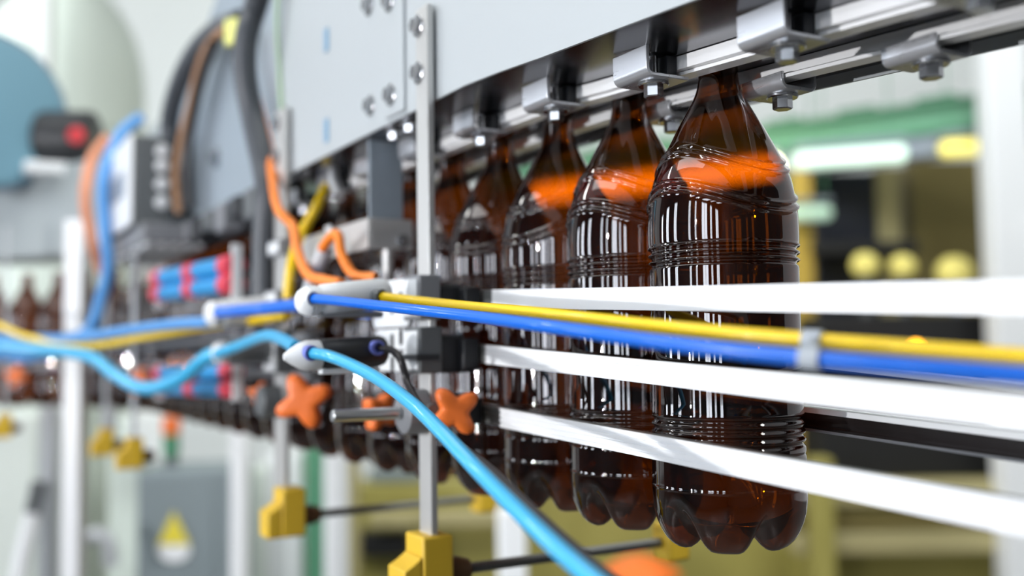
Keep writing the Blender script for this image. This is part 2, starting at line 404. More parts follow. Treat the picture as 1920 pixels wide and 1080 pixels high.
# ------------------------------------------------------------------ side guide rails
def lerp(a, b, t): return a+(b-a)*t
def rail_prof(y0, y1, h, grooves=True):
    p = [(y1, -h/2), (y1, h/2), (y0, h/2)]
    if grooves:
        for c in (.26, 0, -.26): p += [(y0, h*(c+.05)), (y0+.0012, h*(c+.03)), (y0+.0012, h*(c-.03)), (y0, h*(c-.05))]
    return p + [(y0, -h/2)]
def guide(label, zl, zr, xl, xcar, xr, h, grooves, h2=None):
    f = lambda x: lerp(zl, zr, (x+.707)/(.707-.25))
    t = thing('guide_rail', label, 'guide rail', ((xl+xr)/2, .38, f((xl+xr)/2)-h/2), 'white guide rails in front of the bottles')
    mb = MB(); sweep_x(mb, rail_prof(.3745, .3815, h*.96, True), rng(xl, xr, 10), f); obj('aluminium_carrier', mb, M['carrier'], t)
    mb = MB(); sweep_x(mb, rail_prof(.3722, .3744, h, grooves), rng(xcar, xr, 10), f); obj('plastic_cover', mb, M['white'], t)
    mb = MB(); sweep_x(mb, rail_prof(.3816, .3868, h*.8, False), rng(xl+.01, xr, 10), f); obj('wear_strip', mb, M['white'], t)
    return t
guide('topmost white guide rail across the bottles, plain faced, behind the yellow hose', .0386, .0172, -.705, -.682, -.13, .0142, False)
guide('middle white guide rail across the bottles, just under the blue hose', -.0042, -.0281, -.716, -.694, -.13, .0142, True)
guide('lowest white guide rail across the bottles, level with the orange star knob', -.0511, -.0698, -.712, -.672, -.13, .0142, True)
for zl, zr, lab in ((-.008,-.030,'middle dark guide rail behind the bottles'), (-.0413,-.0545,'lowest dark guide rail behind the bottles, showing right of the nearest bottle')):
    f = lambda x, zl=zl, zr=zr: lerp(zl, zr, (x+.60)/(.60-.3236))
    t = thing('far_guide_rail', lab, 'guide rail', (-.42, .487, f(-.42)-.01), 'dark guide rails behind the bottles')
    mb = MB(); sweep_x(mb, [(.4815,-.0058),(.4815,-.0042),(.4840,-.0042),(.4840,-.0002),(.4815,-.0002),(.4815,.0040),(.492,.0040),(.492,-.0058)], rng(-.70, -.13, 10), f); obj('dark_bar', mb, M['blackgloss'], t)
    mb = MB(); sweep_x(mb, [(.4812,.0041),(.4812,.0074),(.4925,.0074),(.4925,.0041)], rng(-.70, -.13, 10), f); tag(obj('top_strip', mb, M['lgrey'], t), 'pale top strip')
    mb = MB(); sweep_x(mb, [(.4815,-.0076),(.4815,-.0059),(.4925,-.0059),(.4925,-.0076)], rng(-.70, -.13, 10), f); tag(obj('bottom_strip', mb, M['grey'], t), 'grey bottom strip')

# ------------------------------------------------------------------ posts, yellow clamps, cross rods
def post(px0, px1, Y, ztop, zbot, label, bolts=True, rx=.0055):
    xa, xb = PY(px0, 650, Y).x, PY(px1, 650, Y).x
    t = thing('support_post', label, 'post', ((xa+xb)/2, Y+rx/2, zbot), 'flat steel posts along the conveyor')
    mb = MB().box((xa, Y, zbot), (xb, Y+rx, ztop)); obj('flat_bar', mb, M['bar'], t, bevel=.0006)
    if bolts:
        for dz in (.014, .052): hexbolt(((xa*.55+xb*.45)-.004, Y-.0001, ztop-dz), (0,-1,0), .0058, .006, t)
    return t, xa, xb
YPOST = YP-.0086
p1, P1A, P1B = post(784, 806, YPOST, .272, -.150, 'sharp flat steel bar post left of the bottles, bolted to the bright hood')
p2, P2A, P2B = post(514, 534, YPOST, PY(525, 205, YPOST).z, PY(525, 915, YPOST).z, 'blurred flat steel bar post at the left end of the bright hood, beside the conduits')
def yclamp(px, py, Y, label, rodlab, long=True, s=1.0):
    p = PY(px, py, Y); x, z = p.x, p.z
    t = thing('rod_clamp', label, 'clamp', (x, Y, z-.03*s), 'yellow clamps at the foot of the posts')
    a = .016*s
    poly = [(-.6,-1.9),(1.15,-1.9),(1.15,1.35),(.1,1.35),(.1,.35),(-.75,.0),(-1.3,-.25),(-1.3,-1.9)]
    poly = [(u*a, v*a) for u, v in poly]
    mb = MB().prism([(-1.05*a,-1.8*a),(1.05*a,-1.8*a),(1.05*a,1.35*a),(-1.05*a,1.35*a)], Y-.012*s, Y+.014*s, lambda u, v, w: Vector((x+u, w, z+v))); obj('clamp_body', mb, M['yellow'], t, bevel=.002)
    mb = MB().prism([(-.018*s,-1.8*a),(-.0125*s,-1.8*a),(-.0125*s,.45*a),(-.015*s,.3*a),(-.021*s,.05*a),(-.027*s,-.15*a),(-.027*s,-1.8*a)], x-1.0*a, x+1.0*a, lambda u, v, w: Vector((w, Y+u, z+v))); obj('front_jaw', mb, M['yellow'], t, bevel=.0012)
    mb = MB().lathe((x, Y+.0142*s, z-.6*a), (0,1,0), [(0, .0105*s), (.010*s, .0108*s), (.020*s, .008*s)], 20); tag(obj('collar', mb, M['brown'], t), 'dark brown collar')
    if rodlab:
        mb = MB().cyl((x, Y+.0365*s, z-.6*a), (x, .56, z-.6*a), .0042*s, 14, .0005); one('cross_rod', mb, M['rod'], rodlab, 'rod', 'rods across under the bottles')
        mb = MB().box((x-.013, .561, z-.6*a-.016), (x+.013, .585, z-.6*a+.016)); one('far_rod_clamp', mb, M['yellow'], 'yellow clamp at the far end of '+rodlab.replace('thin steel rod', 'the rod')[:46].rsplit(' ', 1)[0].rstrip(','), 'clamp', 'yellow clamps behind the bottles', bevel=.003)
    return t
yclamp(803, 1052, YPOST+.0025, 'yellow plastic clamp at the foot of the sharp steel post, bottom of the picture', 'thin steel rod from the bottom yellow clamp to under the nearest bottle')
yclamp(541, 952, YPOST+.0025, 'yellow plastic clamp at the foot of the blurred second post', 'thin steel rod from the second yellow clamp, across the green column')
for px, py, d, lab in ((250, 845, 1.70, 'third from the front'), (198, 825, 1.95, 'fourth from the front'), (8, 795, 2.2, 'at the left edge of the picture')):
    p = PD(px, py, d)
    yclamp(px, py, p.y, 'small blurred yellow clamp on a thin post, '+lab, None)
    mb = MB().box((p.x-.012, p.y-.003, p.z+.0225), (p.x+.012, p.y+.003, p.z+.43)); one('support_post', mb, M['pgrey'], 'blurred grey post rising from the yellow clamp '+lab, 'post', 'flat steel posts along the conveyor', bevel=.001)

# ------------------------------------------------------------------ hose fittings on the posts
def block(xa, xb, ya, yb, za, zb, label, m='grey'):
    t = thing('post_block', label, 'mounting block', ((xa+xb)/2, (ya+yb)/2, za), 'grey blocks clamped on the posts')
    mb = MB().box((xa, ya, za), (xb, yb, zb)); obj('block_body', mb, M[m], t, bevel=.0015)
    mb = MB().box((xa+.003, ya-.0012, za+.003), (xb-.003, ya-.0002, zb-.003)); tag(obj('lit_face', mb, M['lgrey'], t, bevel=.0008), 'pale sheet for the lit side')  # pale sheet paints the block side that catches the light
    return t
def slot_plate(x0, x1, Y, za, zb, label, grp):
    t = thing('slotted_plate', label, 'plate', ((x0+x1)/2, Y, za), grp)
    R = .007
    poly = arc_pts(x1-R, zb-R, R, 0, 90)+arc_pts(x0+R, zb-R, R, 90, 180)+arc_pts(x0+R, za+R, R, 180, 270)+arc_pts(x1-R, za+R, R, 270, 360)
    obj('plate', MB().prism(poly, Y, Y+.004, lambda u, v, w: Vector((u, w, v))), M['lgrey'], t, bevel=.0008)
    zm = (za+zb)/2
    for xx, dz in ((x1-.016, .002), (x1-.034, -.002)):
        tag(obj('slot', MB().prism(arc_pts(xx, zm+dz+.004, .0030, 0, 180)+arc_pts(xx, zm+dz-.004, .0030, 180, 360), Y-.0006, Y-.0001, lambda u, v, w: Vector((u, w, v))), M['dark'], t), 'dark slot')
    return t
def fitting(P0, P1, r, body, cap, name, label, tip, stub):
    P0, P1 = Vector(P0), Vector(P1); ax = (P1-P0).normalized(); L = (P1-P0).length
    t = thing(name, label, 'hose fitting', P0.lerp(P1, .5)-Vector((0,0,r)), 'pneumatic fittings on the posts')
    mb = MB().lathe(P0+ax*.012, ax, [(0, r*.82), (.003, r*.98), (L*.25, r), (L*.72, r), (L*.78, r*.9), (L-.012-.002, r*.86), (L-.012, r*.7)], 28); obj('body', mb, body, t)
    mb = MB().lathe(P0-ax*.004, ax, [(0, r*.45), (.002, r*.7), (.006, r*.9), (.0085, r*.95), (.009, r*.8), (.011, r*.8), (.0115, r*.95), (.0155, r*.92)] if not tip else [(-.011, r*.2), (-.006, r*.5), (0, r*.8), (.006, r*.95), (.0155, r*.92)], 24); ec = tag(obj('end_cap', mb, cap, t), 'pale end cap')
    mb = MB().box((-1,-1,-1), (1,1,1)); mb.v = [P0.lerp(P1, .55)+Vector((v.x*.0045, v.y*L*.36, v.z*.0022-r*1.12)) for v in mb.v]; obj('base_plate', mb, M['grey'] if body is not M['black'] else M['lgrey'], t, bevel=.0008)
    for p, ax2, m2, nm in stub:
        mb = MB().lathe(p, ax2, [(0, .0050), (.005, .0056), (.0075, .0056), (.0077, .0040), (.004, .0040)], 22); tag(obj(nm, mb, m2, ec), 'ring the hose plugs into')
    return t
XU = (P1A+P1B)/2
a, b = PX(566, 566, XU+.004), PX(728, 549, XU+.004)
hx = (ray(720, 575)-ray(600, 560)).normalized()
HB0, HY0 = PD(592, 559, .735), PD(722, 556, .775)
fitting(a, b, .0118, M['lgrey'], M['white'], 'hose_coupling', 'pale grey pneumatic coupling holding the blue and yellow hoses on the sharp post', False,
        [(PD(577, 559, .735), PD(650,565,.71)-PD(586,559,.742), M['lgrey'], 'pale_ring'), (PD(704, 555, .757), PD(780,564,.735)-PD(714,556,.762), M['dgrey'], 'grey_ring')])
a, b = PX(570, 667, XU+.004), PX(722, 657, XU+.004)
fitting(a, b, .0118, M['black'], M['lgrey'], 'hose_coupling', 'black pneumatic coupling holding the light blue hose and black cable on the sharp post', True,
        [(PD(575, 660, .735), PD(625,670,.72)-PD(585,661,.742), mat('lilac_ring', (112,124,206), .4), 'blue_ring'), (PD(702, 651, .757), PD(735,656,.745)-PD(712,652,.765), mat('lilac_ring', (112,124,206), .4), 'blue_ring')])
zz = lambda y: PY(800, y, YPOST).z
block(P1A-.006, P1B+.003, YPOST-.010, YPOST+.0085, zz(600), zz(516), 'upper grey metal block on the sharp post, behind the yellow hose')
block(P1A-.006, P1B+.003, YPOST-.010, YPOST+.0095, zz(700), zz(613), 'lower grey metal block on the sharp post, beside the black coupling', 'dgrey')
G = 'slotted plates by the sharp post'
slot_plate(P1A-.085, P1A-.008, YPOST-.004, zz(610), zz(516), 'upper pale slotted plate left of the sharp post, behind the pale coupling', G)
slot_plate(P1A-.080, P1A-.008, YPOST-.004, zz(655), zz(614), 'middle pale slotted plate left of the sharp post, above the black cable', G)
slot_plate(P1A-.080, P1A-.008, YPOST-.004, zz(698), zz(659), 'lower pale slotted plate left of the sharp post, beside the black cable', G)
mb = MB().box((P1A-.0105, YPOST-.0130, zz(675)), (P1B+.0045, YPOST-.0114, zz(664))).box((P1B+.0032, YPOST-.0113, zz(675)), (P1B+.0045, YPOST+.006, zz(664)))
one('cable_tie', mb, M['black'], 'black strap round the lower grey block of the sharp post', 'strap')
for ya, yb, lab, x1 in ((538, 590, 'upper', -.700), (634, 700, 'middle', -.704), (746, 800, 'lower', -.699)):
    t = thing('rail_holder', lab+' black rail holder joining the sharp post to the guide rail', 'holder', (-.715, .358, zz(yb)), 'black rail holders by the sharp post')
    mb = MB().box((P1A-.002, YPOST+.0100, zz(yb)), (P1B-.001, .372, zz(ya))); obj('arm_block', mb, M['black'], t, bevel=.0012)
    mb = MB().box((P1B-.0005, .3585, zz(yb)+.002), (x1, .3722, zz(ya)-.001)); obj('jaw', mb, M['black'], t, bevel=.0012)
    mb = MB().box((P1A+.003, YPOST+.014, zz(ya)+.0002), (P1B-.006, .366, zz(ya)+.0026)); tag(obj('cap_strip', mb, M['dgrey'], t, bevel=.0006), 'grey cap strip')
# lower clamp with steel rod and orange star knob
def star_knob(c, ax, R, label, group='orange star knobs along the conveyor', rot=0.3):
    c = Vector(c); ax = Vector(ax).normalized(); up = Vector((0,0,1)); t1 = ax.cross(up).normalized(); t2 = t1.cross(ax).normalized()
    t = thing('star_knob', label, 'knob', c-Vector((0,0,R)), group)
    N = 64; prof = []
    for i in range(N):
        ph = 2*math.pi*i/N; k = .5+.5*math.cos(4*(ph-rot))
        prof.append((ph, R*(.53+.47*k**1.1)))
    rings = []
    for h, sc in ((-.0065, .80), (-.0055, .95), (-.003, 1.0), (.003, 1.0), (.0055, .95), (.0068, .80), (.0070, .45)):
        rings.append([c+ax*h*(R/.019)+(t1*math.cos(p)+t2*math.sin(p))*r*sc for p, r in prof])
    obj('knob_head', MB().ring_loft(rings), M['orange'], t, ang=60)
    obj('hub', MB().lathe(c-ax*.0070*(R/.019), -ax, [(0, R*.42), (R*.5, R*.36), (R*.55, R*.2)], 20), M['orange'], t)
    return t
cc = PX(800, 771, XU)
t = thing('rod_holder', 'grey round clamp body on the sharp post holding the steel rod', 'clamp', (XU, YPOST, cc.z-.02))
mb = MB().lathe((XU, YPOST-.020, cc.z), (0,1,0), [(0, .0135), (.002, .0165), (.012, .0175), (.0185, .0175)], 28); obj('clamp_body', mb, M['grey'], t)
mb = MB().lathe((XU, YPOST+.0070, cc.z), (0,1,0), [(0, .0165), (.006, .0165), (.012, .0150)], 28); obj('rear_body', mb, M['grey'], t)
mb = MB().cyl((XU+.0178, YPOST-.002, cc.z), (XU+.0225, YPOST-.002, cc.z), .0075, 18, .0008); obj('knob_seat', mb, M['dgrey'], t)
e = PX(622, 767, XU)
mb = MB().cyl((XU, YPOST-.0203, cc.z-.0005), (XU, e.y, cc.z-.0005), .0048, 18, .001); one('steel_rod', mb, M['steel'], 'short round steel rod sticking out of the grey clamp towards the camera', 'rod')
star_knob(PY(852, 771, YPOST+.006), (.93, -.25, 0.02), .0205, 'sharp orange star knob on the grey clamp, in front of the bottles', rot=.95)
star_knob(PY(712, 772, YPOST+.02), (.9, .3, 0), .019, 'orange star knob half hidden behind the light blue hose and the steel rod', rot=.6)
star_knob(PY(570, 752, YPOST-.03), (.85, -.5, 0), .0275, 'blurred orange star knob on the second post', rot=1.15)
star_knob(PY(487, 738, YPOST), (.85, -.5, 0), .014, 'small blurred orange knob left of the second post')
star_knob(PD(262, 715, 1.7), (.85, -.5, 0), .024, 'far blurred orange knob above the hanging bottles at left')
star_knob(PD(30, 705, 2.15), (.85, -.5, 0), .024, 'farthest blurred orange knob at the left edge')
# second post set
X2 = (P2A+P2B)/2
a, b = PX(392, 590, X2), PX(535, 578, X2)
fitting(a, b, .0150, M['lgrey'], M['white'], 'hose_coupling', 'blurred pale coupling on the second post with a blue hose', False, [])
a, b = PX(405, 662, X2), PX(530, 652, X2)
fitting(a, b, .0125, M['dgrey'], M['lgrey'], 'hose_coupling', 'blurred dark coupling on the second post with the light blue hose', False, [])
z2 = lambda y: PY(525, y, YPOST).z
block(P2A-.006, P2B+.003, YPOST-.010, YPOST+.0085, z2(600), z2(545), 'upper blurred grey block on the second post', 'grey')
block(P2A-.006, P2B+.003, YPOST-.010, YPOST+.0085, z2(700), z2(620), 'lower blurred dark block on the second post', 'dgrey')
block(P2A-.004, P2B+.002, YPOST-.006, YPOST+.0085, z2(480), z2(450), 'small blurred grey block high on the second post', 'grey')
mb = MB().lathe((X2, YPOST-.024, z2(752)), (0,1,0), [(0, .014), (.003, .018), (.022, .018)], 24); one('rod_holder', mb, M['dgrey'], 'blurred dark round clamp behind the orange knob of the second post', 'clamp')
# angle bracket and hanging plate left of the sharp post
t = thing('angle_bracket', 'pale grey bent flat bar bracket left of the sharp post, behind the orange cable', 'bracket', (-.95, .35, .09))
q0, q1 = PY(690, 408, .345), PY(690, 466, .345); xe = PY(556, 430, .345).x
mb = MB().box((xe, .345, q1.z), (q0.x, .3475, q0.z)); obj('long_leg', mb, M['bar'], t, bevel=.0006)
mb = MB().box((q0.x-.0025, .348, q1.z), (q0.x, .390, q0.z)); obj('short_leg', mb, M['bar'], t, bevel=.0006)
mb = MB().box((PY(612,430,.345).x, .3435, q1.z-.002), (PY(622,430,.345).x, .3448, q0.z+.004)); obj('tie', mb, M['lgrey'], t)
p = PX(755, 452, q0.x+.0003); hexbolt((q0.x+.0002, p.y, p.z), (1,0,0), .004, .004, t)
mb = MB().cyl((q0.x-.004, .366, q1.z-.0004), (q0.x-.004, .366, PX(735, 545, q0.x).z), .0052, 16); obj('drop_rod', mb, M['bar'], t)
mb = MB().box((q0.x-.012, .350, q0.z+.0004), (q0.x-.009, .384, .1955)); one('hanging_plate', mb, M['hoodshade'], 'grey plate hanging from the hood above the pale bent bracket', 'plate', bevel=.0006)
mb = MB().tube([PY(625, 320, .36), PY(628, 345, .355), PY(636, 368, .35)], .0055, 12); one('hook_pin', mb, M['bracket'], 'small bent steel pin hanging under the left hood panel', 'pin')

# ------------------------------------------------------------------ hoses and cables
def hose(name, pts, r, m, label, cat='hose', n=14, res=10, group=None, rad=None):
    return one(name, MB().tube(pts, r, n, res, rad), m, label, cat, group)
hose('pneumatic_hose', [PD(579,559,.7345), PD(650,566,.705), PD(770,580,.655), PD(877,592,.60), PD(1020,611,.52), PD(1250,643,.45), PD(1520,672,.405), PD(1920,704,.37), PD(2100,720,.355)], .0036, M['hblue'],
     'bright blue hose running from the pale coupling across the white rails to the right')
hose('pneumatic_hose', [PD(706,555.2,.757), PD(780,564,.73), PD(880,575,.66), PD(1020,588,.57), PD(1250,614,.485), PD(1500,637,.435), PD(1900,668,.39), PD(2100,684,.37)], .0036, M['hyel'],
     'yellow hose running beside the blue hose across the white rails')
hose('pneumatic_hose', [PD(577,660.3,.7345), PD(625,670,.715), PD(700,705,.66), PD(770,755,.60), PD(830,812,.56), PD(900,886,.52), PD(1000,986,.46), PD(1090,1068,.42), PD(1180,1140,.39)], .0043, M['hcyan'],
     'light blue hose curving from the black coupling down to the bottom of the picture')
hose('cable', [PD(704,651.2,.757), PD(735,657,.75), PD(752,677,.74), PD(766,722,.735), PD(795,772,.69), PD(850,826,.60), PD(915,878,.545), PD(1020,978,.485), PD(1112,1058,.44), PD(1200,1128,.41)], .0028, M['hblack'],
     'thin black cable dropping from the black coupling along the light blue hose', 'cable')
t = thing('hose_clip', 'grey clip tying the blue and yellow hoses together at the right', 'clip', PD(1525,655,.45))
c = PD(1520, 672, .405); c2 = PD(1524, 639.3, .4315)
dirh = (PD(1640,683,.394)-PD(1400,660,.424)).normalized()
obj('blue_hose_ring', MB().lathe(c-dirh*.004, dirh, [(0, .0038), (0, .0050), (.008, .0050), (.008, .0038)], 20), M['clip'], t)
obj('yellow_hose_ring', MB().lathe(c2-dirh*.004, dirh, [(0, .0038), (0, .0050), (.008, .0050), (.008, .0038)], 20), M['clip'], t)
obj('link_bar', MB().cyl(c.lerp(c2, .12), c.lerp(c2, .88), .003, 10), M['clip'], t)
# left runs
hose('pneumatic_hose', [PX(400,586,X2), PD(440,583,1.05), PD(500,578,1.0), PD(548,573,.95), PD(600,572,.90), PD(690,585,.86)], .0062, M['hblue'], 'blurred bright blue hose between the two pale couplings')
hose('pneumatic_hose', [PD(395,604,1.14), PD(330,608,1.2), PD(250,618,1.3), PD(150,632,1.45), PD(60,636,1.6), PD(-60,630,1.75), PD(-320,640,2.0)], .0068, M['hbluep'], 'blurred violet-blue hose running left from the second coupling')
hose('pneumatic_hose', [PD(540,590,1.02), PD(470,602,1.1), PD(390,613,1.2), PD(280,630,1.3), PD(160,648,1.45), PD(50,632,1.6), PD(-60,600,1.75), PD(-320,610,2.0)], .0048, M['hyel'], 'blurred thin yellow hose running left under the violet-blue one')
hose('pneumatic_hose', [PD(556,652,.80), PD(530,637,.86), PD(500,630,.92), PD(455,646,1.0), PD(408,664,1.06)], .0056, M['hcyan'], 'light blue hose bridging the black coupling and the second dark coupling')
hose('pneumatic_hose', [PD(412,662,1.10), PD(385,672,1.12), PD(335,712,1.18), PD(270,728,1.25), PD(215,702,1.32), PD(165,668,1.4), PD(60,655,1.55), PD(-60,650,1.7), PD(-320,670,2.0)], .0085, M['hcyan'], 'blurred light blue hose sagging in a loop at far left')
hose('pneumatic_hose', [PD(262,222,1.85), PD(225,255,1.8), PD(196,330,1.75), PD(198,430,1.72), PD(203,500,1.7), PD(190,560,1.68), PD(160,625,1.66), PD(60,668,1.7), PD(-40,665,1.8), PD(-320,690,2.05)], .0105, M['hbluep'], 'broad pale blue hose hanging down the left of the terminal box')
hose('cable', [PD(200,260,1.95), PD(172,300,1.9), PD(160,370,1.85), PD(172,450,1.83), PD(190,510,1.85)], .010, mat('dull_orange_cable', (214,140,104), .5), 'blurred dull orange cable hanging beside the pale blue hose', 'cable')
hose('cable', [PD(468,60,1.32), PD(472,140,1.3), PD(488,205,1.26), PD(504,275,1.2), PD(511,335,1.13), PD(522,392,1.04), PD(550,425,1.02), PD(558,470,.98), PD(578,515,.93), PD(610,526,.89), PD(640,532,.87)], .0050, M['horange'], 'bright orange cable looping down beside the dark conduit to the pale coupling', 'cable')
hose('cable', [PD(605,465,.94), PD(622,443,.92), PD(634,442,.91), PD(642,480,.9), PD(665,516,.89), PD(705,520,.88)], .0046, M['horange'], 'short orange cable arching under the pale bent bracket', 'cable')
hose('cable', [PD(612,462,.945), PD(600,490,.95), PD(588,520,.96), PD(582,545,.96)], .0075, M['pgrey'], 'short grey sleeve cable beside the orange arch', 'cable')
hose('pneumatic_hose', [PD(612,350,1.12), PD(590,395,1.08), PD(560,450,1.06), PD(545,510,1.05), PD(540,560,1.05)], .0056, M['hyel'], 'short yellow hose hanging behind the pale bent bracket')
hose('conduit', [PD(640,-330,1.12), PD(545,-190,1.12), PD(500,-60,1.16), PD(480,10,1.2), PD(462,70,1.2), PD(460,140,1.2), PD(474,220,1.2), PD(492,300,1.18), PD(502,360,1.16), PD(496,440,1.16), PD(494,560,1.16)], .0135, M['conduit'], 'thick dark corrugated conduit sweeping down left of the bright hood', 'conduit', res=14, rad=lambda i: .0135 + (.001 if i % 2 else 0))
hose('conduit', [PD(452,150,1.28), PD(462,230,1.25), PD(478,300,1.22), PD(492,370,1.2), PD(494,430,1.2), PD(490,560,1.2)], .0052, M['conduitg'], 'slim pale grey conduit left of the thick dark one', 'conduit')
hose('conduit', [PD(452,38,1.36), PD(405,58,1.45), PD(365,100,1.54), PD(335,160,1.60), PD(318,230,1.66), PD(322,300,1.66), PD(325,380,1.66)], .015, M['conduit'], 'dark cable sleeve arching over the terminal box', 'conduit')
hose('cable', [PD(425,52,1.38), PD(395,77,1.46), PD(372,130,1.52), PD(356,200,1.57), PD(340,260,1.6), PD(330,330,1.62), PD(335,400,1.62)], .006, mat('tan_cable', (176,132,96), .5), 'tan cable inside the dark arching bundle', 'cable')
hose('cable', [PD(402,80,1.44), PD(380,140,1.5), PD(362,220,1.56), PD(352,300,1.58), PD(356,390,1.58)], .007, M['hblack'], 'black cable inside the dark arching bundle', 'cable')
hose('cable', [PD(545,-330,1.12), PD(530,-120,1.13), PD(522,-30,1.14), PD(520,60,1.15), PD(524,130,1.16), PD(528,210,1.15)], .0030, mat('pale_green_wire', (176,200,170), .5), 'thin pale green wire at the left edge of the bright hood', 'cable')
mb = MB(); pc = PD(437, 60, 1.355); mb.box((pc.x-.013, pc.y-.005, pc.z-.018), (pc.x+.013, pc.y+.005, pc.z+.018), .5); one('yellow_tag', mb, mat('pale_yellow_tag', (236,236,140), .5), 'pale yellow tag on the dark cable bundle', 'tag', bevel=.003)

# terminal box
pb = PD(250, 250, 1.62); pl = PD(192, 262, 1.62)
t = thing('terminal_box', 'white terminal box with a dark side and four round connectors, at left', 'box', PD(250, 425, 1.6))
b0 = PD(250, 418, 1.6); t0 = PD(250, 250, 1.6); yb = b0.y
xw = PY(192, 330, yb).x
mb = MB().box((xw, yb, b0.z), (b0.x, yb+.058, t0.z)); obj('case', mb, M['dgrey'], t, bevel=.003)
mb = MB().box((xw-.002, yb-.006, b0.z-.002), (b0.x+.001, yb-.0005, t0.z+.002)); fc = tag(obj('front_cover', mb, M['white'], t, bevel=.003), 'white front cover')
mb = MB().box((xw+.04, yb-.0075, b0.z+.05), (b0.x-.05, yb-.0062, t0.z-.05)); tag(obj('handle_strip', mb, M['conduitg'], fc, bevel=.0004), 'grey strip')
for py in (284, 312, 346, 380):
    q = PX(292, py, b0.x); mb = MB().lathe((b0.x+.0005, yb+.042, q.z), (1,0,0), [(0, .010), (.012, .011), (.014, .008)], 20); tag(obj('connector', mb, M['lgrey'], t), 'pale round connector')
t = thing('louvred_box', 'grey louvred box below the white terminal box', 'box', PD(270, 470, 1.62))
z1 = b0.z-.004; 
mb = MB().box((xw-.02, yb+.005, z1-.030), (b0.x+.05, yb+.11, z1)); obj('case', mb, M['grey'], t, bevel=.003)
for i in range(5):
    mb = MB().box((xw-.018, yb+.012+i*.019, z1-.0365), (b0.x+.046, yb+.022+i*.019, z1-.0302)); obj('louvre', mb, M['lgrey'], t, bevel=.001)
# dark lumps of valve manifold under the grey hood
t = thing('valve_manifold', 'dark blurred valve manifold under the blue-grey hood section', 'valve block', (-1.5, .345, .14))
for i in range(9):
    x = -1.26-.075*i
    mb = MB().box((x-.025, .340, .165+.01*(i % 2)), (x+.022, .372, .2045)); obj('valve', mb, [M['dgrey'], M['black'], M['grey']][i % 3], t, bevel=.004)
mb = MB().box((-1.95, .373, .168), (-1.20, .395, .204)); obj('manifold_bar', mb, M['black'], t, bevel=.003)
# banded blue bars
def banded(pa, pb, r, label):
    pa, pb = Vector(pa), Vector(pb); ax = (pb-pa).normalized(); L = (pb-pa).length
    t = thing('banded_bar', label, 'bar', pa.lerp(pb, .5)-Vector((0,0,r)), 'blue bars with red bands')
    obj('bar', MB().cyl(pa, pb, r, 20, .001), M['cblue'], t)
    for f in (.02, .52, .97): tag(obj('band', MB().lathe(pa+ax*(L*f-.02), ax, [(0, r*1.02), (0, r*1.12), (.04, r*1.12), (.04, r*1.02)], 20), M['cred'], t), 'red band')
for i, (y0, y1) in enumerate(((522, 496), (551, 532), (700, 697), (728, 730))):
    banded(PD(300, y0, 1.52), PD(438, y1, 1.22), .0115 if i < 2 else .0095, ['uppermost blue bar with red bands, above the violet-blue hose', 'second blue bar with red bands, just above the violet-blue hose', 'third blue bar with red bands, behind the sagging light blue hose', 'lowest blue bar with red bands, above the bottle bottoms'][i])
for pxx, y0, y1, d, lab in ((440, 458, 575, 1.215, 'upper right'), (296, 500, 580, 1.525, 'upper left'), (440, 680, 752, 1.215, 'lower right'), (296, 680, 750, 1.525, 'lower left')):
    pa = PD(pxx+4, y0, d); pz = PD(pxx+4, y1, d); mb = MB().box((pa.x-.004, pa.y-.006, pz.z), (pa.x+.004, pa.y+.006, pa.z)); one('end_plate', mb, M['lgrey'], lab+' pale end plate of the banded blue bars', 'plate', bevel=.001)
# run of thin rails left of the second post
for z, lab in ((.016, 'upper'), (-.030, 'lower')):
    mb = MB(); sweep_s(mb, [(.3735,z-.006),(.3845,z-.006),(.3845,z+.006),(.3735,z+.006)], rng(.62, 2.9, 40)); one('rear_guide_rail', mb, M['grey'], lab+' blurred grey guide rail following the bottles to the far left', 'guide rail', 'grey guide rails at the left', bevel=.001)
# disc and motor at far left
dc = PD(-14, 205, 2.3)
ax = (-_F*.63+_R*.78).normalized()
t = thing('fan_housing', 'large blue-grey round fan housing at the left edge', 'fan', dc-Vector((0,0,.2)))
obj('drum', MB().lathe(dc-ax*.118, ax, [(0, .17), (.01, .178), (.10, .178), (.115, .170), (.118, .15)], 48), M['disc'], t, ang=50)
obj('rim', MB().lathe(dc-ax*.03, ax, [(0, .179), (0, .187), (.012, .187), (.012, .179)], 48), M['conduitg'], t)
mp = PD(140, 262, 2.42)
t = thing('motor', 'small black motor with a red button, right of the blue-grey fan housing', 'motor', mp-Vector((0,0,.06)))
mr = _cr
obj('motor_body', MB().lathe(mp-mr*.075, mr, [(0, .066), (.005, .070), (.12, .066), (.125, .055)], 28), M['black'], t)
for i in range(6): obj('cooling_rib', MB().lathe(mp-mr*(.036-.013*i), mr, [(0, .0655), (0, .0685), (.004, .0685), (.004, .0655)], 28), M['black'], t)
tag(obj('button', MB().lathe(mp+mr*.034-_fw*.066, -_fw, [(0, .020), (.006, .020), (.009, .014)], 20), M['red'], t), 'red button')
mb = MB(); q = PD(60, 330, 2.36); mb.box((q.x-.30, q.y-.02, .4415), (q.x+.06, q.y+.16, q.z), 0); one('motor_bracket', mb, M['lgrey'], 'pale bracket under the fan housing on top of the curved beam', 'bracket', bevel=.004)

